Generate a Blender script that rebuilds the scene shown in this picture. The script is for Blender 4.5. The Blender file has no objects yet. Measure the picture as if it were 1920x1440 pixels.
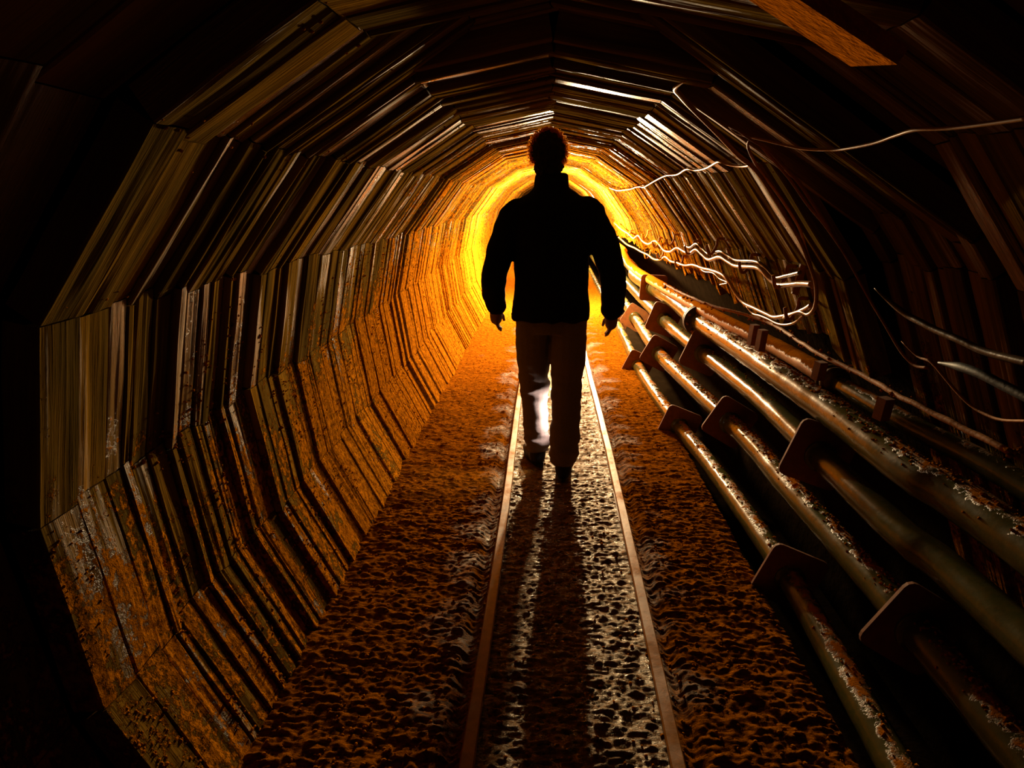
import bpy, bmesh, math, random
from mathutils import Vector, noise, Matrix
import numpy as np
random.seed(7)
C = bpy.context.scene.collection
sc = bpy.context.scene
R = random.uniform
PI = math.pi

# ------------------------------------------------------------------ camera
F = 1250.0; H = 1.45
dx, dy = 1030 - 960, 720 - 370
n_ = math.sqrt(dx*dx + dy*dy + F*F)
Yc = Vector((dx/n_, dy/n_, -F/n_))
m_ = math.hypot(F, dy)
Zc = Vector((0, F/m_, dy/m_))
Xc = Yc.cross(Zc)
cam = bpy.data.cameras.new('camera'); cam.sensor_width = 36; cam.lens = F/1920*36
cam.clip_start = 0.02
co = bpy.data.objects.new('camera', cam); C.objects.link(co)
rot = Matrix((Xc, Yc, Zc)).to_4x4()           # rows: world axes in camera space = camera -> world
co.matrix_world = Matrix.Translation((0, 0, H)) @ rot
sc.camera = co

def ray(px, py):
    c = Vector((px-960, 720-py, -F))
    return Vector((Xc.dot(c), Yc.dot(c), Zc.dot(c)))
def at_z(px, py, z):
    r = ray(px, py); t = (z-H)/r.z
    return Vector((r.x*t, r.y*t, z))
def at_y(px, py, y):
    r = ray(px, py); t = y/r.y
    return Vector((r.x*t, y, H+r.z*t))

# ------------------------------------------------------------------ tagging
def tag(o, label=None, cat=None, group=None, kind=None):
    if label: o['label'] = label
    if cat: o['category'] = cat
    if group: o['group'] = group
    if kind: o['kind'] = kind
    return o
def empty(name, loc):
    o = bpy.data.objects.new(name, None); C.objects.link(o); o.location = loc
    o.empty_display_size = .1
    return o

# ------------------------------------------------------------------ mesh builder
class MB:
    def __init__(s): s.v = []; s.f = []; s.uv = []; s.tone = []
    def grid(s, rows, uvs=None, tone=.5, closed=False):
        """rows: list of equal-length lists of points"""
        b = len(s.v); nr = len(rows); nc = len(rows[0])
        for r in rows: s.v.extend(r)
        s.tone.extend([tone]*(nr*nc))
        if uvs is None: s.uv.extend([(0, 0)]*(nr*nc))
        else:
            for r in uvs: s.uv.extend(r)
        for i in range(nr-1):
            for j in range(nc if closed else nc-1):
                k = (j+1) % nc
                s.f.append((b+i*nc+j, b+i*nc+k, b+(i+1)*nc+k, b+(i+1)*nc+j))
    def poly(s, pts, tone=.5):
        b = len(s.v); s.v.extend(pts); s.tone.extend([tone]*len(pts)); s.uv.extend([(p[0], p[2]) for p in pts])
        s.f.append(tuple(range(b, b+len(pts))))
    def build(s, name, mat, parent=None, smooth=True):
        me = bpy.data.meshes.new(name)
        me.from_pydata([tuple(p) for p in s.v], [], s.f)
        uvl = me.uv_layers.new(name='UVMap')
        at = me.attributes.new('tone', 'FLOAT', 'POINT')
        at.data.foreach_set('value', s.tone)
        idx = np.zeros(len(me.loops), dtype=np.int32); me.loops.foreach_get('vertex_index', idx)
        uv = np.array(s.uv, dtype=np.float32)[idx]
        uvl.data.foreach_set('uv', uv.ravel())
        me.polygons.foreach_set('use_smooth', [smooth]*len(me.polygons))
        me.materials.append(mat); me.update()
        o = bpy.data.objects.new(name, me); C.objects.link(o)
        if parent: o.parent = parent; o.matrix_parent_inverse = parent.matrix_basis.inverted()
        return o

def bm_obj(name, bm, mat, parent=None, smooth=True):
    me = bpy.data.meshes.new(name); bm.to_mesh(me); bm.free()
    me.polygons.foreach_set('use_smooth', [smooth]*len(me.polygons))
    me.materials.append(mat); me.update()
    o = bpy.data.objects.new(name, me); C.objects.link(o)
    if parent: o.parent = parent; o.matrix_parent_inverse = parent.matrix_basis.inverted()
    return o

def spline(pts, step=.03):
    """Catmull-Rom resample"""
    pts = [Vector(p) for p in pts]
    P = [pts[0]*2-pts[1]] + pts + [pts[-1]*2-pts[-2]]
    out = []
    for i in range(1, len(P)-2):
        a, b, c, d = P[i-1], P[i], P[i+1], P[i+2]
        n = max(2, int((c-b).length/step))
        for k in range(n):
            t = k/n
            out.append(.5*((2*b)+(c-a)*t+(2*a-5*b+4*c-d)*t*t+(3*b-a-3*c+d)*t**3))
    out.append(pts[-1]); return out

def tube(mb, pts, rad, seg=10, cap=True, rough=0.0, tone=.5):
    rows = []; uvs = []; prev = None; L = 0
    N = len(pts)
    for i, p in enumerate(pts):
        p = Vector(p)
        d = (Vector(pts[min(i+1, N-1)]) - Vector(pts[max(i-1, 0)])).normalized()
        if prev is None:
            a = Vector((0, 0, 1)) if abs(d.z) < .9 else Vector((1, 0, 0))
            u = d.cross(a).normalized()
        else:
            u = (prev - d*prev.dot(d)).normalized()
        prev = u; w = d.cross(u)
        r = rad[i] if isinstance(rad, (list, tuple)) else rad
        if i: L += (p-Vector(pts[i-1])).length
        row = []; uvr = []
        for k in range(seg):
            an = 2*PI*k/seg
            rr = r
            if rough: rr += rough*noise.noise((p+u*math.cos(an)*r*4+w*math.sin(an)*r*4)*22)
            row.append(p+u*math.cos(an)*rr+w*math.sin(an)*rr); uvr.append((L, an/6.28*r*6))
        rows.append(row); uvs.append(uvr)
    if cap:
        rows = [[Vector(pts[0])]*seg] + rows + [[Vector(pts[-1])]*seg]
        uvs = [uvs[0]] + uvs + [uvs[-1]]
    mb.grid(rows, uvs, tone, closed=True)

def boxmb(mb, c, ax, ay, az, tone=.5):
    """box from centre and three half-axis vectors, flat faces"""
    c = Vector(c); ax = Vector(ax); ay = Vector(ay); az = Vector(az)
    for a, b, n in ((ax, ay, az), (ay, az, ax), (az, ax, ay)):
        for s in (1, -1):
            p = c+n*s
            q = [p-a*s-b, p+a*s-b, p+a*s+b, p-a*s+b]
            bs = len(mb.v); mb.v.extend(q); mb.tone.extend([tone]*4)
            mb.uv.extend([(0, 0), (a.length*2, 0), (a.length*2, b.length*2), (0, b.length*2)])
            mb.f.append((bs, bs+1, bs+2, bs+3))

# ------------------------------------------------------------------ materials
def newmat(name):
    m = bpy.data.materials.new(name); m.use_nodes = True
    nt = m.node_tree; nt.nodes.clear()
    out = nt.nodes.new('ShaderNodeOutputMaterial'); p = nt.nodes.new('ShaderNodeBsdfPrincipled')
    nt.links.new(p.outputs[0], out.inputs[0])
    return m, nt, p
def N(nt, t, **kw):
    n = nt.nodes.new(t)
    for k, v in kw.items():
        if hasattr(n, k): setattr(n, k, v)
        else: n.inputs[k].default_value = v
    return n
def mapping(nt, src, scale, loc=(0, 0, 0)):
    m = N(nt, 'ShaderNodeMapping'); m.inputs['Scale'].default_value = scale; m.inputs['Location'].default_value = loc
    nt.links.new(src, m.inputs[0]); return m.outputs[0]
def noisen(nt, vec, scale, detail=4, rough=.6):
    n = N(nt, 'ShaderNodeTexNoise'); n.inputs['Scale'].default_value = scale
    n.inputs['Detail'].default_value = detail; n.inputs['Roughness'].default_value = rough
    nt.links.new(vec, n.inputs['Vector']); return n.outputs['Fac']
def ramp(nt, src, stops):
    r = N(nt, 'ShaderNodeValToRGB'); e = r.color_ramp.elements
    while len(e) < len(stops): e.new(.5)
    for i, (p, c) in enumerate(stops):
        e[i].position = p; e[i].color = (c, c, c, 1) if isinstance(c, (int, float)) else (*c, 1)
    nt.links.new(src, r.inputs[0]); return r.outputs[0]
def mix(nt, fac, a, b):
    m = N(nt, 'ShaderNodeMix', data_type='RGBA')
    for s, v in ((0, fac), (6, a), (7, b)):
        if isinstance(v, tuple): m.inputs[s].default_value = (*v, 1)
        elif isinstance(v, (int, float)): m.inputs[s].default_value = v
        else: nt.links.new(v, m.inputs[s])
    return m.outputs[2]
def mth(nt, op, a, b=0.0, clamp=False):
    m = N(nt, 'ShaderNodeMath', operation=op, use_clamp=clamp)
    for s, v in ((0, a), (1, b)):
        if isinstance(v, (int, float)): m.inputs[s].default_value = v
        else: nt.links.new(v, m.inputs[s])
    return m.outputs[0]
def bump(nt, h, strength, dist, prev=None):
    b = N(nt, 'ShaderNodeBump'); b.inputs['Strength'].default_value = strength; b.inputs['Distance'].default_value = dist
    nt.links.new(h, b.inputs['Height'])
    if prev: nt.links.new(prev, b.inputs['Normal'])
    return b.outputs[0]

MUD = (.50, .165, .006); MUD2 = (.30, .085, .004)

def wood_mat(name, mudlow):
    """wet old boards: grain along U, mud crust, heavier below the height mudlow; far brightness and crevice shade painted in"""
    m, nt, p = newmat(name)
    uv = N(nt, 'ShaderNodeUVMap').outputs[0]
    geo = N(nt, 'ShaderNodeNewGeometry').outputs['Position']
    grain = noisen(nt, mapping(nt, uv, (2.2, 70, 1)), 1.0, 5, .65)
    fine = noisen(nt, mapping(nt, uv, (9, 240, 1)), 1.0, 3, .6)
    broad = noisen(nt, mapping(nt, uv, (1.2, 7, 1)), 1.0, 3, .5)
    speck = noisen(nt, mapping(nt, geo, (1, 1, 1)), 42, 5, .72)
    clod = noisen(nt, mapping(nt, geo, (1, 1, 1)), 9, 4, .6)
    at = N(nt, 'ShaderNodeAttribute', attribute_name='tone').outputs['Fac']
    sep = N(nt, 'ShaderNodeSeparateXYZ'); nt.links.new(geo, sep.inputs[0])
    low = mth(nt, 'SUBTRACT', mudlow, sep.outputs[2]); low = mth(nt, 'MULTIPLY', low, .42)
    low = mth(nt, 'MINIMUM', mth(nt, 'MAXIMUM', low, -.07), .16)
    s = mth(nt, 'ADD', mth(nt, 'MULTIPLY', speck, .55), mth(nt, 'MULTIPLY', clod, .45))
    s = mth(nt, 'ADD', s, low); s = mth(nt, 'ADD', s, mth(nt, 'MULTIPLY', mth(nt, 'SUBTRACT', at, .5), .16))
    far_glow = mth(nt, 'MULTIPLY', mth(nt, 'SUBTRACT', sep.outputs[1], 3.0), .075)  # more mud colour with depth, painting the brighter far end into the boards
    far_glow = mth(nt, 'MINIMUM', mth(nt, 'MAXIMUM', far_glow, -.10), .13)
    s = mth(nt, 'ADD', s, far_glow)
    s = mth(nt, 'ADD', s, mth(nt, 'MULTIPLY', mth(nt, 'SUBTRACT', grain, .5), .12))
    mud = ramp(nt, s, [(.53, 0), (.585, 1)])
    wood = mix(nt, ramp(nt, grain, [(.3, 0), (.7, 1)]), (.030, .020, .005), (.17, .105, .022))
    wood = mix(nt, ramp(nt, broad, [(.40, 0), (.75, 1)]), wood, (.40, .19, .016))
    wood = mix(nt, mth(nt, 'MULTIPLY', at, .5), wood, (.16, .095, .018))
    col = mix(nt, mud, wood, mix(nt, ramp(nt, speck, [(.36, 0), (.66, 1)]), (.16, .045, .003), (.78, .26, .008)))  # speck paints shaded crevices and lit crumbs into the mud colour
    nt.links.new(col, p.inputs['Base Color'])
    wv = mth(nt, 'ADD', mth(nt, 'MULTIPLY', broad, .65), mth(nt, 'MULTIPLY', grain, .35))
    wv = mth(nt, 'ADD', wv, mth(nt, 'MULTIPLY', mth(nt, 'SUBTRACT', at, .5), .35))
    wet = mth(nt, 'MULTIPLY', ramp(nt, wv, [(.585, 0), (.66, 1)]), mth(nt, 'SUBTRACT', 1, mud))
    nt.links.new(mix(nt, wet, (.78,)*3, (.27,)*3), p.inputs['Roughness'])
    nt.links.new(mix(nt, wet, (.0,)*3, (.85,)*3), p.inputs['Specular IOR Level'])
    b = bump(nt, grain, .55, .006); b = bump(nt, fine, .5, .0022, b)
    b = bump(nt, mth(nt, 'MULTIPLY', mud, speck), 1.0, .030, b)
    nt.links.new(b, p.inputs['Normal'])
    return m

def mud_mat(name, bumpd=.01):
    m, nt, p = newmat(name)
    geo = N(nt, 'ShaderNodeNewGeometry').outputs['Position']
    a = noisen(nt, geo, 30, 5, .7)
    nt.links.new(mix(nt, a, MUD2, MUD), p.inputs['Base Color'])
    p.inputs['Roughness'].default_value = .9; p.inputs['Specular IOR Level'].default_value = 0
    nt.links.new(bump(nt, a, .8, bumpd), p.inputs['Normal'])
    return m

def floor_mat():
    m, nt, p = newmat('wet_muddy_deck')
    geo = N(nt, 'ShaderNodeNewGeometry').outputs['Position']
    sep = N(nt, 'ShaderNodeSeparateXYZ'); nt.links.new(geo, sep.inputs[0])
    a = noisen(nt, mapping(nt, geo, (.55, 1.1, 1)), 62, 6, .74); b_ = noisen(nt, mapping(nt, geo, (.6, 2.2, 1)), 7, 4, .6)
    patch = noisen(nt, mapping(nt, geo, (1.2, 1.6, 1)), 3.1, 3, .5)
    # wetness bands: between the rails and beside them
    ctr = mth(nt, 'ABSOLUTE', mth(nt, 'SUBTRACT', sep.outputs[0], .08))
    band = ramp(nt, mth(nt, 'DIVIDE', ctr, 1.0), [(.0, 1), (.25, .9), (.33, .46), (.44, .32), (.56, .0)])
    w = mth(nt, 'ADD', mth(nt, 'MULTIPLY', band, .62), mth(nt, 'MULTIPLY', mth(nt, 'SUBTRACT', patch, .5), .9))
    wet = ramp(nt, w, [(.18, 0), (.52, 1)])
    sa = ramp(nt, a, [(.36, 0), (.64, 1)])
    col = mix(nt, sa, (.09, .024, .002), (.60, .18, .006))
    wetc = mix(nt, sa, (.02, .008, .001), (.50, .20, .012))
    col = mix(nt, wet, col, wetc)
    nt.links.new(col, p.inputs['Base Color'])
    rg = mix(nt, wet, (.82,)*3, mix(nt, ramp(nt, a, [(.40, 0), (.56, 1)]), (.17,)*3, (.75,)*3))
    nt.links.new(rg, p.inputs['Roughness'])
    nt.links.new(mix(nt, mth(nt, 'POWER', wet, 2.0), (0.0,)*3, (.9,)*3), p.inputs['Specular IOR Level'])
    p.inputs['Specular Tint'].default_value = (1, .74, .38, 1)
    b = bump(nt, b_, .5, .012); b = bump(nt, a, 1.0, .034, b)
    nt.links.new(b, p.inputs['Normal'])
    return m

def metal_mat(name, base, rust, mudthr=.35, rough=(.22, .45), mudamt=1.0, metallic=.35):
    m, nt, p = newmat(name)
    g = N(nt, 'ShaderNodeNewGeometry'); geo = g.outputs['Position']
    sep = N(nt, 'ShaderNodeSeparateXYZ'); nt.links.new(g.outputs['Normal'], sep.inputs[0])
    a = noisen(nt, geo, 34, 5, .7); b_ = noisen(nt, geo, 7, 3, .6)
    s = mth(nt, 'ADD', mth(nt, 'MULTIPLY', sep.outputs[2], .5), mth(nt, 'ADD', mth(nt, 'MULTIPLY', a, .5), mth(nt, 'MULTIPLY', b_, .6)))
    mud = mth(nt, 'MULTIPLY', ramp(nt, mth(nt, 'SUBTRACT', s, mudthr), [(.50, 0), (.60, 1)]), mudamt)
    c = mix(nt, ramp(nt, a, [(.4, 0), (.7, 1)]), base, rust)
    nt.links.new(mix(nt, mud, c, mix(nt, a, MUD2, MUD)), p.inputs['Base Color'])
    rg = mix(nt, ramp(nt, b_, [(.3, 0), (.7, 1)]), (rough[0],)*3, (rough[1],)*3)
    nt.links.new(mix(nt, mud, rg, (.85,)*3), p.inputs['Roughness'])
    nt.links.new(mix(nt, mud, (.55,)*3, (0,)*3), p.inputs['Specular IOR Level'])
    nt.links.new(mth(nt, 'MULTIPLY', mth(nt, 'SUBTRACT', 1, mud), metallic), p.inputs['Metallic'])
    b = bump(nt, a, .25, .003); b = bump(nt, mth(nt, 'MULTIPLY', mud, a), .9, .004, b)
    nt.links.new(b, p.inputs['Normal'])
    return m

def simple(name, col, rough=.6, metallic=0, bscale=0, bd=.002, spec=.5):
    m, nt, p = newmat(name)
    p.inputs['Base Color'].default_value = (*col, 1); p.inputs['Roughness'].default_value = rough
    p.inputs['Metallic'].default_value = metallic; p.inputs['Specular IOR Level'].default_value = spec
    if bscale:
        geo = N(nt, 'ShaderNodeTexCoord').outputs['Object']
        a = noisen(nt, geo, bscale, 4, .6)
        nt.links.new(bump(nt, a, .6, bd), p.inputs['Normal'])
        nt.links.new(mix(nt, a, tuple(c*.6 for c in col), tuple(min(1, c*1.25) for c in col)), p.inputs['Base Color'])
    return m

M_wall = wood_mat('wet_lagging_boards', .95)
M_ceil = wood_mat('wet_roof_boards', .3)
M_floor = floor_mat()
M_mud = mud_mat('dried_mud')
M_rock = simple('dark_rock', (.010, .006, .003), 1.0, bscale=6, bd=.03, spec=0)
M_pipe = metal_mat('painted_steel_pipe', (.060, .060, .014), (.10, .07, .012), .50, rough=(.13, .27), metallic=0)
M_pipeclean = metal_mat('damp_steel_pipe', (.060, .060, .016), (.09, .065, .014), .72, rough=(.13, .27), metallic=0)
M_pipeorange = metal_mat('ochre_steel_pipe', (.70, .27, .010), (.55, .18, .008), .15, rough=(.45, .6), metallic=0)
M_plate = metal_mat('rusty_plate', (.22, .07, .01), (.34, .10, .01), .62, rough=(.6, .85), metallic=0)
M_rail = metal_mat('rusty_rail_steel', (.30, .11, .008), (.46, .16, .008), .86, rough=(.22, .5), metallic=0)
M_cable = simple('black_cable_rubber', (.09, .045, .012), .3, bscale=40)
M_wire = simple('pale_wire_insulation', (.50, .21, .03), .3)
M_hook = simple('rusty_hook_iron', (.48, .17, .012), .7, bscale=60, spec=.2)
M_jacket = simple('black_jacket_cloth', (.006, .005, .005), .85, bscale=220, bd=.001, spec=.12)
M_trouser = simple('worn_work_trousers', (.22, .165, .145), .9, bscale=160, bd=.001, spec=.1)
M_skin = simple('skin', (.30, .13, .08), .6, bscale=80, bd=.0006)
M_shoe = simple('dark_shoe_leather', (.008, .007, .007), .6, bscale=90, bd=.001, spec=.3)
M_sock = simple('navy_sock', (.02, .024, .06), .95)
mh, nt, p = newmat('curl_halo_hair')
p.inputs['Base Color'].default_value = (.10, .04, .012, 1); p.inputs['Roughness'].default_value = .45
tr = nt.nodes.new('ShaderNodeBsdfTranslucent'); tr.inputs[0].default_value = (1, .55, .12, 1)  # bright orange translucence puts the backlit halo into the curl colour
ms = nt.nodes.new('ShaderNodeMixShader'); ms.inputs[0].default_value = .85
nt.links.new(p.outputs[0], ms.inputs[1]); nt.links.new(tr.outputs[0], ms.inputs[2])
nt.links.new(ms.outputs[0], [n for n in nt.nodes if n.type == 'OUTPUT_MATERIAL'][0].inputs[0])
M_curl = mh
M_hair = simple('dark_hair', (.012, .006, .003), .7, bscale=90, bd=.006, spec=.2)

# ------------------------------------------------------------------ tunnel lining
# cross-section (x, z), from left foot over the roof to right foot; facet i = P[i]..P[i+1]
P0 = [(-.75, -.06), (-.965, .365), (-1.03, .80), (-.945, 1.22), (-.68, 1.565), (-.365, 1.76), (.006, 1.832),
      (.375, 1.76), (.69, 1.555), (.955, 1.20), (1.075, .90), (1.34, .40), (1.26, -.34)]
def inset(off):
    """mitred inward offset of the open polygon; off is one value per facet"""
    n = len(P0)-1; lines = []
    for i in range(n):
        a = Vector(P0[i]); b = Vector(P0[i+1]); d = (b-a).normalized()
        nn = Vector((d.y, -d.x))                    # inward for this direction of travel
        lines.append((a+nn*off[i], d, nn))
    out = [(lines[0][0], lines[0][0])]
    pts = []
    a, d, nn = lines[0]; pts.append(a)
    for i in range(1, n):
        a, d, _ = lines[i-1]; b, e, _ = lines[i]
        den = d.x*e.y-d.y*e.x
        t = ((b.x-a.x)*e.y-(b.y-a.y)*e.x)/den
        pts.append(a+d*t)
    a, d, nn = lines[-1]; pts.append(Vector(P0[-1])+nn*off[-1])
    return pts, [l[2] for l in lines]

W = {'wall_left': MB(), 'ceiling': MB(), 'wall_right': MB()}
def part_of(i): return W['wall_left'] if i < 4 else (W['ceiling'] if i < 8 else W['wall_right'])

y = -1.0; grp = 0; base = 0.0; gi = 0
rngb = random.Random(11)
# deliberate ring pattern in front (start y, width, offset, tilt) and random beyond
def rings():
    out = [(-1.2+i*.2, -1.0+i*.2-.003, 0, 0) for i in range(11)] + [(1.0, 1.165, .0, 0)]
    # the nearest lit rings, one after the other: start, end, inward offset, tilt across the board
    out += [(1.17, 1.285, .0, .002), (1.288, 1.39, .002, -.003), (1.393, 1.46, -.004, -.004), (1.463, 1.50, -.002, -.006), (1.503, 1.575, -.011, -.003), (1.578, 1.655, -.007, -.004),
            (1.66, 1.712, .006, -.0125), (1.715, 1.775, .0, .0), (1.79, 1.835, .006, -.003), (1.838, 1.885, .004, -.005), (1.89, 1.945, -.012, -.003),
            (1.95, 2.00, .006, -.0115), (2.003, 2.06, .002, -.001), (2.063, 2.15, -.010, -.004), (2.155, 2.22, .010, -.006)]
    y = 2.224; left = 0; off = 0; tilt = 0
    while y < 28:
        w = rngb.choice([.05, .07, .08, .10, .13]) if y < 12 else .3
        k = .75 if y < 2.8 else (.55 if y < 4 else .38)
        if left <= 0:
            left = rngb.choice([1, 1, 2, 2, 3]); off = rngb.uniform(-.014, .012)*k; tilt = rngb.choice([-.3, -.6, -1.0, -1.6, .1])*.07*w
        out.append((y, y+w, off + rngb.uniform(-.003, .003), tilt+rngb.uniform(-.0015, .0015)))
        left -= 1
        y += w + (.003 if y < 12 else 0)
    return out
RINGS = rings()
for (y0, y1, off, tilt) in RINGS:
    ym = (y0+y1)/2
    offs_n = []; offs_f = []; tones = []
    for i in range(12):
        fo = off + rngb.uniform(-.004, .004); tl = tilt + rngb.uniform(-.003, .002)
        if i in (8, 9) and 1.60 < ym < 2.22: fo -= .13; tl = 0
        if i == 7 and 1.75 < ym < 2.12: fo -= .02
        if i in (5, 6) and 1.50 < ym < 1.87: fo -= .07          # raised roof panel above the third ring
        if i >= 8 and ym < 1.6: fo -= .03
        if ym < 1.17: fo -= .075
        if i >= 7 and ym < 1.62: fo -= .07
        offs_n.append(fo); offs_f.append(fo+tl)
        tones.append(min(1, max(0, rngb.gauss(.5, .25))))
    An, nn = inset(offs_n); Af, _ = inset(offs_f)
    for i in range(10):
        mb = part_of(i); n2 = nn[i]; nv = Vector((n2.x, 0, n2.y))
        a0, b0, a1, b1 = An[i], An[i+1], Af[i], Af[i+1]
        near = ym < 12
        K = 9 if ym < 7 else (5 if near else 1)
        Q = 6 if ym < 7 else (4 if near else 1)
        prof = [(0, -.07), (0, -.004), (.004/(y1-y0), 0)]
        rid = 0.0
        for q in range(1, Q):
            rid = rngb.uniform(-.0012, .0010)*(1 if ym < 3 else .6) if near else 0
            prof.append((q/Q + rngb.uniform(-.3, .3)/Q, rid))
        prof += [(1-.004/(y1-y0), 0), (1, -.004), (1, -.07)]
        uo = rngb.uniform(0, 60); vo = rngb.uniform(0, 60); L = (Vector(b0)-Vector(a0)).length
        g = .0015 if near else 0
        sd = rngb.uniform(0, 99)
        rows = []
        skew = rngb.uniform(-.006, .006) if near else 0
        for (v, dz) in prof:
            row = []; uvr = []
            for k in range(K+1):
                s = k/K; s2 = g/L + s*(1-2*g/L)
                pn = a0.lerp(b0, s2); pf = a1.lerp(b1, s2); pp = pn.lerp(pf, v)
                wob = noise.noise(Vector((sd+s*5*L, v*3, 0)))*.0035 if near else 0
                edge = (noise.noise(Vector((sd+7+s*9*L, 0, v)))*.004 if near and v in (0, 1) else 0)
                yy = y0+(y1-y0)*v + edge + skew*(s-.5)
                q3 = Vector((pp.x, yy, pp.y)) + nv*(dz+wob)
                row.append(q3); uvr.append((uo+s*L, vo+v*(y1-y0)+(dz if dz < -.01 else 0)))
            rows.append(row); uvs = None
            rows[-1] = (row, uvr)
        for r in range(len(rows)-1):
            mb.grid([rows[r+1][0], rows[r][0]], [rows[r+1][1], rows[r][1]], tones[i])
        # end grain caps of the near boards
        if near:
            for e in (0, K):
                pts = [rw[0][e] for rw in rows]
                mb.poly(pts if e else pts[::-1], tones[i])
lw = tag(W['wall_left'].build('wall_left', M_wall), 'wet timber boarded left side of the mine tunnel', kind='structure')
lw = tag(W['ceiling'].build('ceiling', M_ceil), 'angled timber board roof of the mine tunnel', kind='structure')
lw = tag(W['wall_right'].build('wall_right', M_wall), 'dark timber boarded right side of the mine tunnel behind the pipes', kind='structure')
# rock behind the boards
mb = MB(); pts, nn = inset([-.2]*12)
loop = [Vector((p.x, 0, p.y)) for p in pts]
loop[0].z = -.45; loop[-1].z = -.55
rows = []
for yy in (-1.3, 28.3):
    rows.append([Vector((q.x, yy, q.z)) for q in loop])
mb.grid(rows, closed=True)
mb.poly([Vector((q.x, -1.3, q.z)) for q in loop]); mb.poly([Vector((q.x, 28.3, q.z)) for q in loop])
tag(mb.build('wall_outer', M_rock, smooth=False), 'dark rock behind the timber lining', kind='structure')

# ------------------------------------------------------------------ floor deck with track grooves
RL, RR = -.195, .365          # rail centres
def fz(x, y):
    v = Vector((x*1.0, y*1.0, 0))
    h = .006*noise.noise(Vector((x*3, y*6, 0))) + .004*noise.noise(Vector((x*8, y*17, 3)))
    h += .0045*noise.noise(Vector((x*15, y*46, 9))) + .0038*noise.noise(Vector((x*34, y*95, 2)))
    h += .0042*noise.noise(Vector((x*62, y*105, 7))) + .0026*max(0, noise.noise(Vector((x*30, y*52, 31))))*4
    lum = max(0, noise.noise(Vector((x*12, y*30, 20)))-.2)
    side = min(1, max(0, (abs(x-.085)-.22)/.2))
    h += lum*.014*(.3+.7*side)
    if x < -.45: h += .05*max(0, (-.45-x))*(1+noise.noise(Vector((x*4, y*3, 5))))
    for rx in (RL, RR):
        d = abs(x-rx)
        s = -1 if rx == RL else 1
        g = math.exp(-((x-(rx+s*.052))/.022)**2)
        h = h*(1-.6*math.exp(-(d/.045)**2)) - g*.022
        h += .005*math.exp(-((x-(rx+s*.10))/.03)**2)
    if x > .80: h -= (x-.80)*.3
    return h - .006
mb = MB()
def floor_patch(y0, y1, sy, sx):
    xs = [-.95 + i*sx for i in range(int(round(1.80/sx))+1)]
    ny = int(round((y1-y0)/sy)); rows = []
    for j in range(ny+1):
        yy = y0+(y1-y0)*j/ny
        row = []
        for i, x in enumerate(xs):
            ed = .012*noise.noise(Vector((yy*9, 4, 0))) if i == len(xs)-1 else 0
            row.append(Vector((x+ed, yy, fz(x, yy))))
        last = row[-1]; row.append(Vector((last.x+.004, yy, last.z-.03))); row.append(Vector((last.x+.002, yy, -.33)))
        rows.append(row)
    mb.grid([r[::-1] for r in rows][::-1] if False else rows)
floor_patch(-1.2, 1.0, .05, .04)
floor_patch(1.0, 3.3, .006, .006)
floor_patch(3.3, 5.0, .009, .009)
floor_patch(5.0, 9, .02, .015)
floor_patch(9, 28, .12, .06)
tag(mb.build('floor', M_floor), 'muddy wet tunnel floor deck', kind='structure')
mb = MB()
mb.grid([[Vector((.80, yy, -.30)), Vector((1.28, yy, -.30))] for yy in (-1.2, 28)])
tag(mb.build('floor_ditch', M_rock), 'dark ditch floor under the pipes', kind='structure')

# ------------------------------------------------------------------ rails
def rail(x, label):
    mb = MB()
    prof = [(-.030, -.07), (-.030, -.055), (-.008, -.045), (-.008, .0), (-.019, .004), (-.020, .016), (-.016, .021),
            (.016, .021), (.020, .016), (.019, .004), (.008, .0), (.008, -.045), (.030, -.055), (.030, -.07)]
    ys = [-1.2+i*.12 for i in range(int(29/.12))]
    for a, b in zip(prof, prof[1:]):
        rows = []
        for yy in ys:
            w = .006*math.sin(yy*1.3+x*9)+.002*noise.noise(Vector((yy*3, x, 0)))
            rows.append([Vector((x+a[0]+w, yy, a[1])), Vector((x+b[0]+w, yy, b[1]))])
        mb.grid([r[::-1] for r in rows], [[(yy, a[0]), (yy, b[0])] for yy in ys], .5)
    o = mb.build('rail', M_rail); tag(o, label, 'rail', 'track rails')
    # fish plates with bolts where two lengths of rail meet
    mb = MB()
    jy = 2.05 if x < 0 else 3.0
    for s in (-1, 1):
        boxmb(mb, (x+s*.0135, jy, -.012), (.004, 0, 0), (0, .16, 0), (0, 0, .011))
        for q in (-.11, -.04, .04, .11):
            tube(mb, [(x+s*.016, jy+q, -.010), (x+s*.027, jy+q, -.010)], .007, 6)
    mb.build('joint_plate', M_rail, o, smooth=False)
rail(RL, 'long rusty rail to the left of the walking person, running up the wet floor')
rail(RR, 'long rusty rail to the right of the walking person, nearer the pipes')

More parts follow.
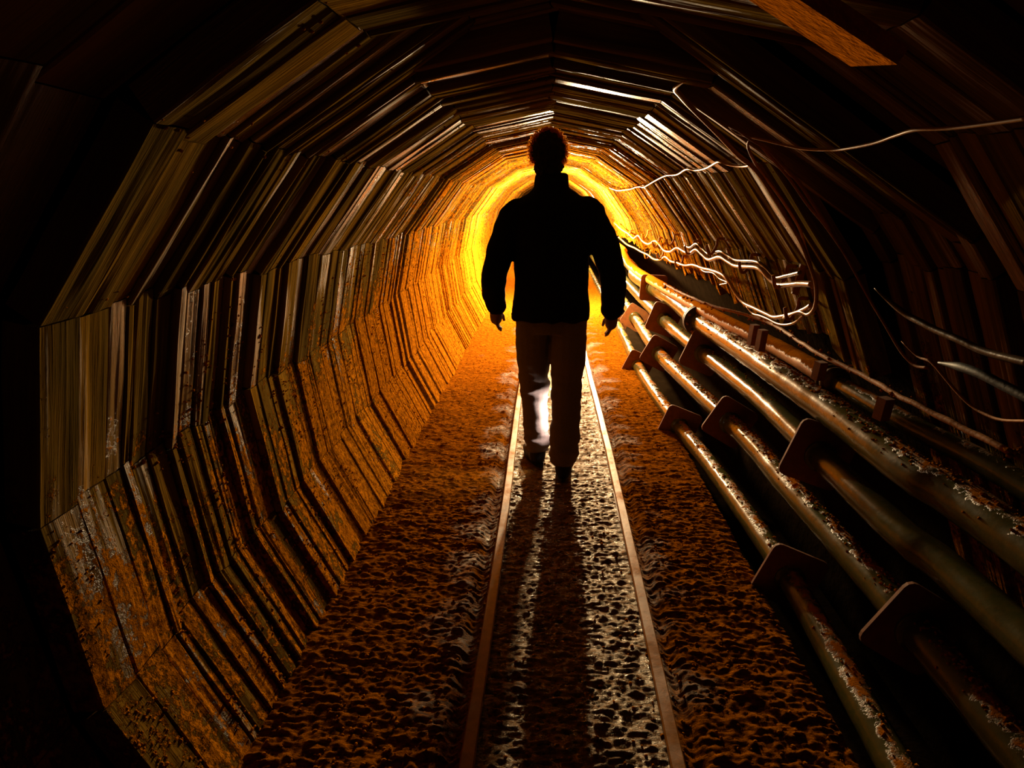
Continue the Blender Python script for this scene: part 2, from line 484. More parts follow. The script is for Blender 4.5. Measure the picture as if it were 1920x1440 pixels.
# ------------------------------------------------------------------ pipes
def plate_mb(c, side, ang, th=.012):
    """rounded square steel plate standing across the tunnel, turned by ang"""
    mb = MB(); ring = []
    h = side/2; r = side*.12
    for q, (sx, sz) in enumerate(((1, 1), (-1, 1), (-1, -1), (1, -1))):
        for k in range(4):
            a = PI/2*q + PI/2*k/3
            ring.append((sx*(h-r)+math.cos(a)*r, sz*(h-r)+math.sin(a)*r))
    ca, sa = math.cos(ang), math.sin(ang)
    ring = [(u*ca+v*sa, -u*sa+v*ca) for u, v in ring]
    def lay(y, s=1): return [Vector((c[0]+u*s, c[1]+y, c[2]+v*s)) for u, v in ring]
    mb.poly(lay(-th/2)); mb.poly(lay(th/2)[::-1])
    mb.grid([lay(-th/2)[::-1], lay(th/2)[::-1]], closed=True)
    return mb
def pipe_at(path, y):
    for a, b in zip(path, path[1:]):
        if a[1] >= y >= b[1] or a[1] <= y <= b[1]:
            t = (y-a[1])/(b[1]-a[1]) if b[1] != a[1] else 0
            return Vector(a).lerp(Vector(b), t)
    return Vector(path[-1])
def make_pipe(name, xz, rad, mat, label, plates=(), ang=.5, side=.235, cat='pipe', seg=20):
    pts = [Vector((x, y, z)) for (x, y, z) in xz]
    path = spline(pts, .05)
    mb = MB(); tube(mb, path, rad, seg, rough=rad*.06)
    o = mb.build(name, mat); tag(o, label, cat, 'pipes along the right wall')
    for y in plates:
        c = pipe_at(path, y)
        pl = plate_mb(c, side, ang + R(-.06, .06)).build('flange_plate', M_plate, o, smooth=False)
        mb = MB(); tube(mb, [c+Vector((0, -.03, 0)), c+Vector((0, .03, 0))], rad*1.22, 20); mb.build('weld_collar', mat, pl)
    return o, path
p1, path1 = make_pipe('steel_pipe', [(.93, -.6, -.03), (.93, 1.2, 0), (.945, 1.9, .015), (.955, 2.4, .02), (.94, 2.9, .02), (.915, 3.5, .015), (.84, 4.5, .02), (.80, 5.7, .02), (.83, 8, .0), (.86, 16, .0)],
    .047, M_pipe, 'lowest steel pipe, lying in the ditch beside the muddy floor edge', (2.36, 4.15, 5.75, 7.9), .42)
p2, path2 = make_pipe('steel_pipe', [(1.07, -.6, .22), (1.07, 1.5, .25), (1.065, 2.1, .25), (1.045, 2.7, .25), (1.03, 3.3, .255), (.955, 4.3, .25), (.89, 5.3, .25), (.90, 6.8, .25), (.92, 9, .24), (.94, 16, .24)],
    .05, M_pipe, 'second steel pipe from the floor, with a crust of orange mud crumbs on top', (1.72, 3.55, 5.25, 6.9), .55)
p3, path3 = make_pipe('steel_pipe', [(1.13, -.6, .45), (1.12, 1.5, .46), (1.09, 1.9, .46), (1.09, 2.75, .46), (1.085, 3.3, .465), (1.06, 3.9, .46), (1.0, 4.8, .46), (.97, 5.9, .46), (.96, 8, .45), (.97, 16, .45)],
    .05, M_pipeclean, 'third steel pipe from the floor, under the big round flange', (2.55, 4.35, 5.6), .40, side=.25)
p4, path4 = make_pipe('steel_pipe', [(1.14, -.6, .66), (1.13, 1.5, .66), (1.095, 1.9, .66), (1.09, 2.5, .66), (1.07, 3.0, .66), (1.045, 3.6, .66), (1.0, 4.5, .66), (.995, 5.4, .66), (.90, 7.0, .665), (.95, 8.2, .70), (.98, 16, .70)],
    .058, M_pipe, 'thick upper steel pipe with a big dark round flange', (6.1,), .1)
mb = MB(); c = pipe_at(path4, 4.45)
for s in (-1, 1): tube(mb, [c+Vector((0, s*.016-.014, 0)), c+Vector((0, s*.016+.014, 0))], .098, 32)
fl = mb.build('round_flange', M_shoe, p4)
fl.data.materials[0] = metal_mat('dark_flange_steel', (.03, .022, .01), (.06, .03, .01), .95, rough=(.5, .7))
for k in range(8):
    a = k*PI/4+.2; q = c+Vector((math.cos(a)*.08, 0, math.sin(a)*.08)); mb = MB(); tube(mb, [q+Vector((0, -.044, 0)), q+Vector((0, .04, 0))], .009, 6)
    mb.build('bolt', M_plate, fl)
path5 = [(1.15, 2.66, .74), (1.14, 3.0, .742), (1.115, 3.4, .74), (1.03, 4.2, .74), (.935, 5.7, .74), (.87, 7.0, .75), (.90, 8.2, .80), (.97, 9.4, .80), (1.0, 16, .80)]
p5, path5 = make_pipe('slim_pipe', path5, .040, M_pipeorange, 'slim ochre pipe behind the thick pipe, ending at a ribbed coupling')
mb = MB()
for q in (-.025, .02): tube(mb, [(1.151, 2.66+q-.012, .74), (1.151, 2.66+q+.012, .74)], .058, 24)
tube(mb, [(1.151, 2.60, .74), (1.151, 2.72, .74)], .050, 24)
mb.build('ribbed_coupling', M_cable, p5)
p5b, path5b = make_pipe('slim_pipe', [(1.25, -.6, .72), (1.24, 1.3, .73), (1.215, 1.8, .74), (1.18, 2.1, .74), (1.152, 2.60, .74)], .034, M_pipe,
    'slim dark pipe running to the ribbed coupling from the right edge')

# mounting rail (thin bar above the pipes) with wooden blocks
bar_px = [(1150, 470, .86), (1245, 533, .84), (1300, 560, .84), (1350, 578, .84), (1440, 604, .84), (1530, 660, .84), (1620, 705, .84), (1700, 750, .84), (1800, 800, .84), (1895, 848, .84)]
bar = []
for (a, b, z) in bar_px[1:]:
    q = at_z(a, b, z+.02); bar.append(q)
mb = MB(); bp = spline(bar, .03); bp = [p_+Vector((0, 0, .004*noise.noise(p_*9))) for p_ in bp]
tube(mb, bp, .0085, 8, rough=.003)
br = mb.build('support_bar', M_hook); tag(br, 'thin rusty bar sagging above the ochre pipe along the wall', 'bar')
for (a, b, hgt) in ((1405, 622, .10), (1420, 632, .10), (1527, 690, .07), (1645, 760, .07)):
    q = at_z(a, b, .82); mb = MB()
    boxmb(mb, q+Vector((.02, 0, -hgt*.15)), (.016, .004, 0), (-.004, .02, 0), (.004, 0, hgt/2))
    o = mb.build('wooden_block', M_plate, smooth=False)
    tag(o, {1405: 'rusty upright block under the cable loop, behind the ochre pipe', 1420: 'second rusty upright block just right of the one under the cable loop',
            1527: 'rusty upright block beside the ribbed coupling', 1645: 'muddy block beyond the ribbed coupling on the dark pipe'}[a], 'bracket', 'blocks behind the ochre pipe')

# ------------------------------------------------------------------ cables on the right wall
WALLC, WN = inset([.045]*12)
def at_wall(px, py, off=.045):
    pts, nn = (WALLC, WN) if off == .045 else inset([off]*12)
    r = ray(px, py); best = None
    for i in range(len(pts)-1):
        a, b = pts[i], pts[i+1]; e = b-a
        den = r.x*e.y - r.z*e.x
        if abs(den) < 1e-9: continue
        t = ((a.x)*e.y-(a.y-H)*e.x)/den
        s = ((a.x)*r.z-(a.y-H)*r.x)/den
        if t > 0 and -.001 <= s <= 1.001 and (best is None or t < best): best = t
    if best is None: return None
    return Vector((r.x*best, r.y*best, H+r.z*best))
def cable(name, pxs, rad, mat, label, off=.045, group=None, wob=0, cat='cable'):
    pts = [at_wall(a, b, off) for a, b in pxs]; pts = [p_ for p_ in pts if p_ is not None]
    path = spline(pts, .015)
    if wob: path = [p_+Vector((0, 0, wob*noise.noise(p_*14))) for p_ in path]
    rl = [rad*min(1, .25+i*.12) for i in range(len(path))] if cat == 'cable' and not group else rad
    mb = MB(); tube(mb, path, rl, 8)
    o = mb.build(name, mat); tag(o, label, cat, group); return o
G1 = 'cables hung in hooks on the right wall'
up = [(1152, 418), (1165, 430), (1178, 438), (1188, 447), (1197, 442), (1205, 452), (1216, 458), (1228, 452), (1236, 458), (1246, 470), (1258, 472), (1270, 465), (1284, 472), (1294, 475), (1306, 468), (1318, 478), (1330, 487), (1350, 482), (1368, 492), (1382, 499), (1416, 501), (1430, 508), (1446, 525), (1460, 534), (1480, 534), (1500, 532), (1523, 533)]
cable('power_cable', up, .0105, M_wire, 'thick pale cable, upper of the two wavy runs, hanging in hooks right of the person', off=.075, group=G1)
cable('signal_cable', [(a, b-11) for a, b in up[12:22]]+[(1440, 505), (1455, 520), (1475, 517), (1500, 511)], .007, M_cable, 'thinner brown cable lying just above the upper wavy cable', off=.072, group=G1)
lo = [(1160, 445), (1175, 458), (1190, 465), (1202, 472), (1215, 478), (1226, 486), (1238, 487), (1248, 482), (1258, 490), (1270, 493), (1284, 498), (1300, 497), (1318, 503), (1335, 507), (1355, 515), (1368, 530), (1380, 550), (1395, 568), (1415, 578), (1440, 590), (1452, 595), (1470, 593), (1490, 588), (1510, 580), (1522, 572)]
cable('power_cable', lo, .0095, M_wire, 'thick pale cable, lower of the two wavy runs, dipping under the coiled loop', off=.07, group=G1)
cable('signal_cable', [(1400, 574), (1412, 588), (1425, 592), (1440, 598), (1458, 607), (1475, 609), (1492, 604), (1508, 590)], .0055, M_wire, 'thin pale strand slung lowest under the lower wavy cable', off=.07, group=G1)
cable('signal_cable', [(1310, 500), (1320, 509), (1337, 512), (1350, 523), (1364, 530), (1350, 534)], .004, M_wire, 'short loose wire end dangling from the lower wavy cable', off=.07, group=G1)
cable('cable_loop', [(1286, 152), (1276, 157), (1266, 166), (1275, 178), (1290, 195), (1310, 215), (1340, 245), (1362, 268), (1385, 292), (1414, 316), (1440, 352), (1470, 400), (1500, 450), (1516, 490), (1528, 525), (1531, 555), (1527, 578), (1515, 590), (1498, 585), (1470, 596)], .0065, M_wire,
      'long pale cable loop curving down the right wall beside the dark gap', off=.075)
cable('cable_loop', [(1366, 238), (1385, 246), (1408, 262), (1438, 278), (1470, 312), (1500, 345), (1530, 390), (1553, 425), (1556, 430)], .005, M_hook,
      'thin brown wire arching outermost across the dark gap', off=.05)
cable('cable_loop', [(1404, 262), (1402, 272), (1408, 290), (1424, 318), (1450, 352), (1478, 392), (1500, 430), (1512, 470), (1524, 510), (1523, 540)], .0045, M_hook,
      'thin brown wire doubling the pale loop on its inner side', off=.05)
cable('cable_loop', [(1404, 262), (1420, 268), (1445, 295), (1480, 335), (1515, 385), (1545, 420), (1580, 470), (1600, 505), (1630, 560), (1660, 610), (1690, 660), (1715, 685), (1740, 690)], .004, M_hook,
      'thin brown wire hanging from the gap down past the dark wall to a knot', off=.04)
cable('wire', [(1142, 352), (1158, 357), (1172, 356), (1184, 354), (1192, 351), (1200, 350), (1207, 351), (1215, 347), (1232, 337), (1250, 329), (1270, 327), (1288, 317), (1305, 319), (1325, 315), (1348, 303), (1362, 307), (1382, 311), (1400, 311), (1414, 307)], .0055, M_wire,
      'pale wavy wire pinned along the upper corner of the right wall', off=.03)
cable('wire', [(1366, 236), (1380, 250), (1430, 262), (1500, 278), (1555, 281), (1590, 278), (1640, 268), (1680, 254), (1718, 243), (1780, 240), (1850, 232), (1935, 220)], .0035, M_wire,
      'pale wire strung across the dark upper right of the tunnel', off=.03)
cable('cable', [(1640, 540), (1664, 562), (1700, 590), (1730, 606), (1755, 619), (1800, 638), (1850, 660), (1935, 682)], .0085, M_cable, 'black shiny cable sagging across the dark wall at the right edge', off=.05)
cable('cable', [(1760, 680), (1800, 688), (1840, 702), (1880, 722), (1940, 752)], .011, M_shoe, 'thicker black cable below the shiny one at the right edge', off=.05)
cable('wire', [(1690, 640), (1720, 668), (1745, 678), (1765, 700), (1790, 730), (1820, 760), (1850, 778), (1880, 788), (1930, 790)], .0035, M_hook, 'thin brown wire dropping to the right edge below the black cables', off=.045)
bk = at_wall(1530, 525, .03)
mb = MB(); q = at_wall(1498, 525, .03)
boxmb(mb, q, (.012, 0, -.004), (0, .006, 0), (.01, 0, .055)); tag(mb.build('cable_bracket', M_hook, smooth=False), 'small iron bracket where the upper wavy cable meets the loop', 'bracket')
# hooks
G2 = 'iron hooks holding the wavy cables'
hk = [((1188, 432), 'upper'), ((1222, 432), 'upper'), ((1244, 446), 'upper'), ((1274, 440), 'upper'), ((1312, 452), 'upper'), ((1358, 448), 'upper'), ((1424, 478), 'upper'), ((1494, 500), 'upper'),
      ((1226, 470), 'lower'), ((1252, 468), 'lower'), ((1290, 480), 'lower'), ((1516, 560), 'lower')]
names = ['farthest hook by the person', 'second hook from the person', 'small hook right of the second', 'tall hook under the orange board edge', 'hook left of the pale board streak',
         'hook over the deepest near wave', 'hook above the flat stretch of cable', 'hook nearest the dark gap',
         'farthest hook', 'second hook from the person', 'hook above the loose wire end', 'hook nearest the dark gap']
for (pq, rw), nm in zip(hk, names):
    c = at_wall(pq[0], pq[1], .0); s = 1.0
    pts = [c, c+Vector((-.035, 0, .0)), c+Vector((-.035, 0, -.03)), c+Vector((-.06, -.01, -.075)), c+Vector((-.085, -.03, -.07)), c+Vector((-.10, -.045, -.03))]
    mb = MB(); tube(mb, spline(pts, .01), .0075, 8)
    o = mb.build('cable_hook', M_hook); tag(o, 'rusty iron hook of the %s cable run, %s' % (rw, nm), 'hook', G2)

# loose plank nailed under the roof at upper right
mb = MB()
A = at_wall(1475, -14, .055); B = at_wall(1650, 102, .055)
d = (B-A).normalized(); 
yv = Vector((0, 1, 0)); nrm = Vector((WN[7].x, 0, WN[7].y))
wd = yv - d*yv.dot(d); wd.normalize(); nn_ = wd.cross(d).normalized()
if nn_.dot(nrm) < 0: nn_ = -nn_
L2 = (B-A).length+.25; cc = B - d*(L2/2)
tilt = (nn_ + wd*.12).normalized(); wd2 = d.cross(tilt).normalized()
boxmb(mb, cc + tilt*.004, d*(L2/2), wd2*.068, tilt*.012, .9)
M_plank = simple('muddy_plank_wood', (.72, .20, .008), .9, bscale=45, bd=.010, spec=0)
tag(mb.build('loose_plank', M_plank, smooth=False), 'muddy orange plank fixed under the dark roof boards at the upper right', 'plank')

# ------------------------------------------------------------------ mud crumbs (countless)
mb = MB()
ico = bmesh.new(); bmesh.ops.create_icosphere(ico, subdivisions=1, radius=1); iv = [v.co.copy() for v in ico.verts]; ifc = [tuple(v.index for v in f.verts) for f in ico.faces]; ico.free()
def crumb(p_, r):
    b = len(mb.v); s = Vector((R(.6, 1.3), R(.6, 1.3), R(.5, 1)))
    k = R(0, 50)
    for v in iv:
        q = Vector((v.x*s.x, v.y*s.y, v.z*s.z))*(r*(1+.5*noise.noise(v*2+Vector((k, 0, 0)))))
        mb.v.append(p_+q)
    mb.tone.extend([.5]*len(iv)); mb.uv.extend([(0, 0)]*len(iv))
    for f in ifc: mb.f.append(tuple(b+i for i in f))
PW, _ = inset([.012]*12)
def ring_off(yy):
    for (a, b, off, tilt) in RINGS:
        if a <= yy <= b: return off+tilt*(yy-a)/(b-a)
    return None
PWS = {}
def on_board(i, s, yy, lift=.001):
    o_ = ring_off(yy)
    if o_ is None: return None
    key = round(o_, 3)
    if key not in PWS: PWS[key] = inset([key]*12)[0]
    a, b = PWS[key][i], PWS[key][i+1]; return a.lerp(b, s)
for k in range(7000):
    yy = 1.18 + 6*random.random()**1.7
    i = random.choice([0, 0, 0, 1, 1, 2]); s = random.random()
    q = on_board(i, s, yy)
    if q is None or (i == 2 and yy < 1.6): continue
    if noise.noise(Vector((q.x*4, yy*4, q.y*4))) < -.05: continue
    crumb(Vector((q.x, yy, q.y)), R(.0018, .006)*(1.3 if random.random() < .1 else 1))
for k in range(500):                                  # crumbs and splinters at the roof corners
    yy = 1.18+4.5*random.random()**1.5; i = random.choice([3, 4, 5, 7, 8])
    s = abs(random.gauss(0, .12)); s = s if random.random() < .5 else 1-s
    s = min(1, max(0, s)); q = on_board(i, s, yy)
    if q is None or (i > 6 and yy < 2.2) or (i == 5 and yy < 1.9): continue
    crumb(Vector((q.x, yy, q.y)), R(.002, .005))
for path, rr, lo_, hi_, n in ((path2, .05, 1.3, 5, 900), (path4, .058, 1.3, 4.4, 700), (path1, .047, 1.2, 5, 250), (path3, .05, 3, 5.5, 100)):
    for k in range(n):
        yy = R(lo_, hi_); a = random.gauss(PI/2-.15, .45); c = pipe_at(path, yy)
        crumb(c+Vector((math.cos(a), 0, math.sin(a)))*rr, R(.0025, .007))
for k in range(2600):
    yy = 1.1+5*random.random()**1.6; x = R(-.76, .84)
    if abs(x-.085) < .25 and random.random() < .6: continue
    crumb(Vector((x, yy, fz(x, yy)+.001)), R(.0025, .0075))
for k in range(160):
    yy = R(2.0, 5); c = pipe_at(bp, yy) if True else None
    crumb(Vector((c.x+R(-.01, .03), yy if bp[0].y > yy > bp[-1].y else c.y, c.z+R(-.02, .01))), R(.004, .010))
tag(mb.build('mud_crumbs', M_mud, smooth=False), 'orange mud crumbs strewn over floor, boards and pipes', 'mud', kind='stuff')

# ------------------------------------------------------------------ person
def ell_loft(bm, rings, seg=20):
    """rings: (cx, cy, cz, rx, ry) stacked; closed solid"""
    rows = []
    for (cx, cy, cz, rx, ry) in rings:
        rows.append([bm.verts.new((cx+rx*math.cos(2*PI*k/seg), cy+ry*math.sin(2*PI*k/seg), cz)) for k in range(seg)])
    for a, b in zip(rows, rows[1:]):
        for k in range(seg):
            bm.faces.new((a[k], a[(k+1) % seg], b[(k+1) % seg], b[k]))
    bm.faces.new(rows[0][::-1]); bm.faces.new(rows[-1])
def limb(bm, pts, rads, seg=16, step=.02):
    """tapering solid along a smooth path with round ends"""
    P_ = [Vector(p_) for p_ in pts]; path = []; rr = []
    sp = spline(P_, step)
    # radius by nearest position along control polyline
    cum = [0]
    for a, b in zip(P_, P_[1:]): cum.append(cum[-1]+(b-a).length)
    L = 0; tot = sum((b-a).length for a, b in zip(sp, sp[1:]))
    for i, q in enumerate(sp):
        if i: L += (q-sp[i-1]).length
        s = L/tot*cum[-1]
        j = max(k for k in range(len(cum)) if cum[k] <= s+1e-9); j = min(j, len(cum)-2)
        t = (s-cum[j])/(cum[j+1]-cum[j]); t = min(1, max(0, t)); t = t*t*(3-2*t)
        rr.append(rads[j]*(1-t)+rads[j+1]*t)
    d0 = (sp[0]-sp[1]).normalized(); d1 = (sp[-1]-sp[-2]).normalized()
    pre = [(sp[0]+d0*rr[0]*math.sin(a), rr[0]*math.cos(a)) for a in (1.35, .9, .45)]
    post = [(sp[-1]+d1*rr[-1]*math.sin(a), rr[-1]*math.cos(a)) for a in (.45, .9, 1.35)]
    seq = pre + list(zip(sp, rr)) + post
    rows = []; prev = None
    for i, (q, r) in enumerate(seq):
        d = (seq[min(i+1, len(seq)-1)][0]-seq[max(i-1, 0)][0]).normalized()
        if prev is None: u = d.cross(Vector((0, 1, .01))).normalized()
        else: u = (prev-d*prev.dot(d)).normalized()
        prev = u; w = d.cross(u)
        rows.append([bm.verts.new(q+u*math.cos(2*PI*k/seg)*r+w*math.sin(2*PI*k/seg)*r) for k in range(seg)])
    for a, b in zip(rows, rows[1:]):
        for k in range(seg): bm.faces.new((a[k], a[(k+1) % seg], b[(k+1) % seg], b[k]))
    bm.faces.new(rows[0][::-1]); bm.faces.new(rows[-1])
def blob(bm, c, r, sub=3):
    bmesh.ops.create_icosphere(bm, subdivisions=sub, radius=1, matrix=Matrix.Translation(c) @ Matrix.Diagonal((*r, 1)))
def fuse(name, bm, mat, parent, voxel, smooth=6, fold=0, fscale=8, fn=None):
    bmesh.ops.recalc_face_normals(bm, faces=bm.faces)
    me = bpy.data.meshes.new('tmp'); bm.to_mesh(me); bm.free()
    o = bpy.data.objects.new('tmp', me); C.objects.link(o)
    r = o.modifiers.new('r', 'REMESH'); r.mode = 'VOXEL'; r.voxel_size = voxel
    s = o.modifiers.new('s', 'SMOOTH'); s.iterations = smooth; s.factor = .5
    dg = bpy.context.evaluated_depsgraph_get(); dg.update()
    nm = bpy.data.meshes.new_from_object(o.evaluated_get(dg))
    bpy.data.objects.remove(o)
    if fold or fn:
        nrm = [v.normal.copy() for v in nm.vertices]
        for v, q in zip(nm.vertices, nrm):
            if fn: dd = fn(v.co)
            else: dd = fold*noise.noise(Vector((v.co.x*fscale, v.co.y*fscale, v.co.z*fscale*1.6)))
            v.co += q*dd
    nm.name = name
    nm.polygons.foreach_set('use_smooth', [True]*len(nm.polygons))
    nm.materials.clear(); nm.materials.append(mat)
    ob = bpy.data.objects.new(name, nm); C.objects.link(ob)
    ob.parent = parent; ob.matrix_parent_inverse = parent.matrix_basis.inverted()
    return ob

per = empty('person', (.02, 3.40, 0)); tag(per, 'person in a dark jacket and pale trousers walking away between the rails, silhouetted', 'person')
HX, HY, HZ = -.012, 3.455, 1.645
# body: one continuous surface
bm = bmesh.new()
blob(bm, (HX, HY, HZ+.012), (.074, .092, .098)); blob(bm, (HX, HY+.03, HZ-.045), (.060, .070, .072))
limb(bm, [(HX, HY+.09, HZ+.005), (HX, HY+.104, HZ-.018)], [.008, .012])                       # nose (faces away)
limb(bm, [(HX-.022, HY+.078, HZ-.055), (HX+.022, HY+.078, HZ-.055)], [.008, .008])          # lips
limb(bm, [(HX-.03, HY+.084, HZ+.028), (HX+.03, HY+.084, HZ+.028)], [.012, .012])           # brow
for s in (-1, 1): blob(bm, (HX+s*.077, HY+.005, HZ-.005), (.011, .018, .030), 2)              # ears
limb(bm, [(HX+.002, HY-.005, HZ-.05), (.005, 3.43, 1.45)], [.052, .062])
ell_loft(bm, [(.015, 3.40, .80, .13, .09), (.015, 3.40, .92, .155, .105), (.015, 3.405, 1.10, .14, .10), (.015, 3.41, 1.30, .17, .11), (.015, 3.42, 1.41, .15, .09), (.01, 3.43, 1.47, .07, .06)])
ARM = {-1: [(-.160, 3.425, 1.365), (-.225, 3.40, 1.24), (-.268, 3.375, 1.09), (-.275, 3.40, .99), (-.268, 3.425, .905)],
       1: [(.19, 3.425, 1.375), (.270, 3.40, 1.24), (.318, 3.375, 1.09), (.332, 3.395, .98), (.328, 3.415, .885)]}
for s in (-1, 1):
    limb(bm, ARM[s], [.055, .046, .042, .036, .026])
    w = Vector(ARM[s][-1])
    limb(bm, [w+Vector((0, 0, .01)), w+Vector((0, .006, -.035)), w+Vector((0, .010, -.065))], [.026, .034, .032])      # palm
    for k, (ly, ln) in enumerate(((.030, .060), (.011, .068), (-.009, .064), (-.026, .050))):
        b0 = w+Vector((-s*.004, .010+ly, -.075)); 
        limb(bm, [b0+Vector((0, 0, .02)), b0, b0+Vector((-s*.003, .002, -ln*.35)), b0+Vector((-s*.011, .003, -ln*.66)), b0+Vector((-s*.022, .003, -ln*.80))], [.010, .0095, .009, .0085, .0075], 10, .008)
    t0_ = w+Vector((-s*.012, .030, -.030))
    limb(bm, [t0_, t0_+Vector((-s*.018, .020, -.024)), t0_+Vector((-s*.026, .024, -.050))], [.013, .011, .009], 10, .008)
LEG = {-1: [(-.075, 3.40, .86), (-.070, 3.45, .68), (-.068, 3.50, .50), (-.062, 3.53, .30), (-.045, 3.51, .09)],
       1: [(.115, 3.40, .86), (.110, 3.40, .68), (.106, 3.405, .50), (.104, 3.37, .30), (.096, 3.32, .09)]}
for s in (-1, 1): limb(bm, LEG[s], [.085, .072, .055, .050, .036])
for s, dxx in ((-1, -.35), (1, .05)):
    a = Vector(LEG[s][-1])
    limb(bm, [a+Vector((0, -.02, -.045)), a+Vector((dxx*.06, .06, -.055)), a+Vector((dxx*.14, .14, -.062))], [.032, .032, .024])
fuse('body', bm, M_skin, per, .006, 4)
# jacket
bm = bmesh.new()
ell_loft(bm, [(.015, 3.405, .845, .197, .135), (.015, 3.405, .90, .200, .138), (.015, 3.405, 1.02, .188, .132), (.015, 3.41, 1.15, .188, .135), (.018, 3.415, 1.28, .205, .14), (.018, 3.42, 1.37, .208, .135),
              (.014, 3.425, 1.42, .188, .115), (.013, 3.43, 1.45, .150, .10), (.012, 3.433, 1.475, .108, .09), (.010, 3.435, 1.495, .088, .085), (.010, 3.44, 1.53, .082, .082), (.008, 3.445, 1.562, .074, .078)], 28)
for s in (-1, 1):
    a = [Vector(q) for q in ARM[s]]
    limb(bm, [a[0]+Vector((0, 0, -.005)), a[1], a[2], a[3], a[4]+Vector((0, 0, .012))], [.085, .074, .066, .063, .056])
    blob(bm, (a[0]+Vector((s*.018, 0, -.01)))[:], (.075, .085, .075))
def jf(co):
    q = .007*noise.noise(Vector((co.x*9, co.y*9, co.z*13))) + .004*noise.noise(Vector((co.x*22, co.y*22, co.z*26)))
    if co.z < .875 and abs(co.x) < .23: q += .004*math.sin(co.x*60)
    if abs(co.z-1.535) < .02: q += .006*noise.noise(Vector((co.x*30, co.y*30, 1)))
    return q
jk = fuse('jacket', bm, M_jacket, per, .0075, 5, fn=jf)
# trousers
bm = bmesh.new()
ell_loft(bm, [(.015, 3.405, .78, .145, .105), (.015, 3.405, .90, .150, .105), (.015, 3.405, .96, .14, .10)])
a = [Vector(q) for q in LEG[-1]]; limb(bm, [a[0], a[1], a[2], a[3], a[4]+Vector((0, 0, .05))], [.092, .094, .080, .070, .074])
a = [Vector(q) for q in LEG[1]]; limb(bm, [a[0], a[1], a[2], a[3], a[4]+Vector((0, 0, .045))], [.090, .094, .083, .078, .080])
def tf(co):
    q = .006*noise.noise(Vector((co.x*10, co.y*10, co.z*12)))
    q += .008*noise.noise(Vector((co.x*5+co.z*9, co.y*6, co.z*24)))*(1 if co.z < .55 else .4)
    if co.z < .2: q += .009*noise.noise(Vector((co.x*14, co.y*14, co.z*42)))
    if co.x < .02 and .40 < co.z < .50: q += .008*math.exp(-((co.z-.455-(co.x+.07)*.35)/.016)**2)
    return q
fuse('trousers', bm, M_trouser, per, .0075, 4, fn=tf)
# socks and shoes
for s, dxx in ((-1, -.35), (1, .05)):
    a = Vector(LEG[s][-1])
    bm = bmesh.new(); limb(bm, [a+Vector((0, 0, .03)), a+Vector((0, -.006, -.03))], [.046, .044]); fuse('sock', bm, M_sock, per, .006, 2)
    bm = bmesh.new()
    limb(bm, [a+Vector((0, -.025, -.045)), a+Vector((dxx*.05, .05, -.05)), a+Vector((dxx*.12, .12, -.056)), a+Vector((dxx*.18, .18, -.060))], [.042, .043, .040, .028])
    limb(bm, [a+Vector((0, -.018, -.035)), a+Vector((0, -.012, .002))], [.045, .047])
    sh = fuse('shoe', bm, M_shoe, per, .006, 3)
    for v in sh.data.vertices: v.co.z = max(v.co.z, .006)
    mbs = MB(); ring = []
    for k in range(28):
        an = 2*PI*k/28; u = math.cos(an)*.044*(1 if math.sin(an) > 0 else .85); v_ = math.sin(an)*.135 + .068
        ring.append((a.x+u+dxx*.9*v_, a.y+v_))
    mbs.grid([[Vector((q[0], q[1], z)) for q in ring] for z in (.002, .022)], closed=True)
    mbs.poly([Vector((q[0], q[1], .022)) for q in ring]); mbs.poly([Vector((q[0], q[1], .002)) for q in ring][::-1])
    mbs.build('sole', M_shoe, sh)
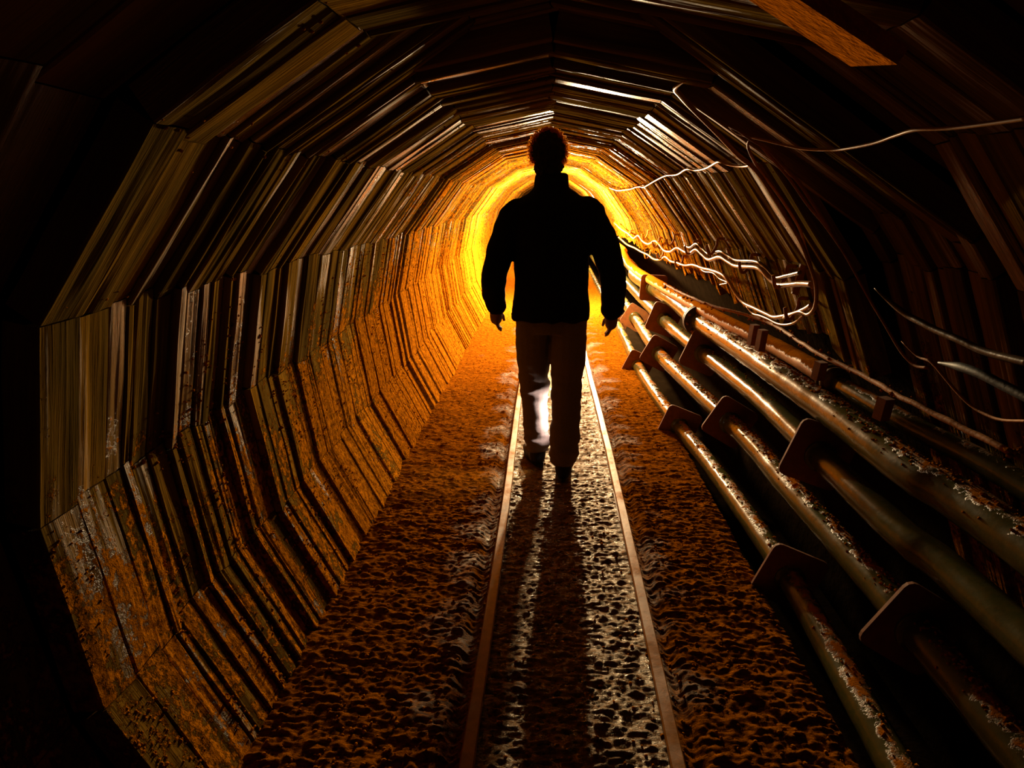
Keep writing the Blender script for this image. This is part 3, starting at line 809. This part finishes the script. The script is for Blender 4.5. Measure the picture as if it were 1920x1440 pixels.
# hair
bm = bmesh.new()
blob(bm, (HX+.004, HY-.012, HZ+.020), (.083, .098, .094), 5)
blob(bm, (HX+.006, HY-.035, HZ-.045), (.068, .062, .068), 4)
def hf(co):
    return .011*noise.noise(co*38) + .007*noise.noise(co*80) + .004*noise.noise(co*150)
hr = fuse('hair', bm, M_hair, per, .004, 2, fn=hf)
mb = MB(); rh = random.Random(3)
for k in range(1700):
    th = rh.uniform(0, 2*PI); ph = rh.uniform(-.75, 1.5)
    d = Vector((math.cos(th)*math.cos(ph), math.sin(th)*math.cos(ph), math.sin(ph)))
    if abs(d.y) > .42 or d.z < -.55: continue
    b0 = Vector((HX+.004+d.x*.080, HY-.012+d.y*.094, HZ+.018+d.z*.090))
    u = d.cross(Vector((rh.uniform(-1, 1), rh.uniform(-1, 1), rh.uniform(-1, 1)))).normalized(); w = d.cross(u)
    rad = rh.uniform(.004, .008); ln = rh.uniform(.014, .030); ph0 = rh.uniform(0, 6)
    pts = [b0 + d*(ln*t/7) + u*(rad*math.cos(ph0+t*.9)) + w*(rad*math.sin(ph0+t*.9)) for t in range(8)]
    tube(mb, pts, .0011, 4, cap=False)
mb.build('curl_fringe', M_curl, hr)

# ------------------------------------------------------------------ lights
def point(loc, power, col, r=.04):
    l = bpy.data.lights.new('hidden_light', 'POINT'); l.energy = power; l.color = col; l.shadow_soft_size = r
    o = bpy.data.objects.new('hidden_tunnel_light', l); C.objects.link(o); o.location = loc; return o
LC = (1, .72, .38)
point((.29, 9.0, 1.18), 1150, LC, .05)
point((.44, 13.5, 1.15), 450, LC, .05)  # added light, out of sight, brightens the walls farther down
point((.205, 6.4, 1.22), 210, LC, .04)  # added light, out of sight, brightens the middle boards
l = bpy.data.lights.new('hidden_light', 'SPOT'); l.energy = 11; l.color = (1, .84, .76); l.shadow_soft_size = .02; l.spot_size = 2.3; l.spot_blend = .6
o = bpy.data.objects.new('leg_fill_spot', l); C.objects.link(o); o.location = (.105, 3.462, .31)  # unseen spot added behind the right leg to brighten the left trouser leg
o.rotation_euler = Vector((-1, .18, 0)).to_track_quat('-Z', 'Y').to_euler()

w = bpy.data.worlds.new('World'); sc.world = w; w.use_nodes = True
w.node_tree.nodes['Background'].inputs[0].default_value = (0, 0, 0, 1)
w.node_tree.nodes['Background'].inputs[1].default_value = 0
sc.view_settings.view_transform = 'Standard'; sc.view_settings.look = 'None'
sc.view_settings.exposure = .4; sc.view_settings.gamma = 1; sc.view_settings.use_curve_mapping = False
sc.cycles.max_bounces = 8; sc.cycles.diffuse_bounces = 1
sc.cycles.sample_clamp_indirect = 4
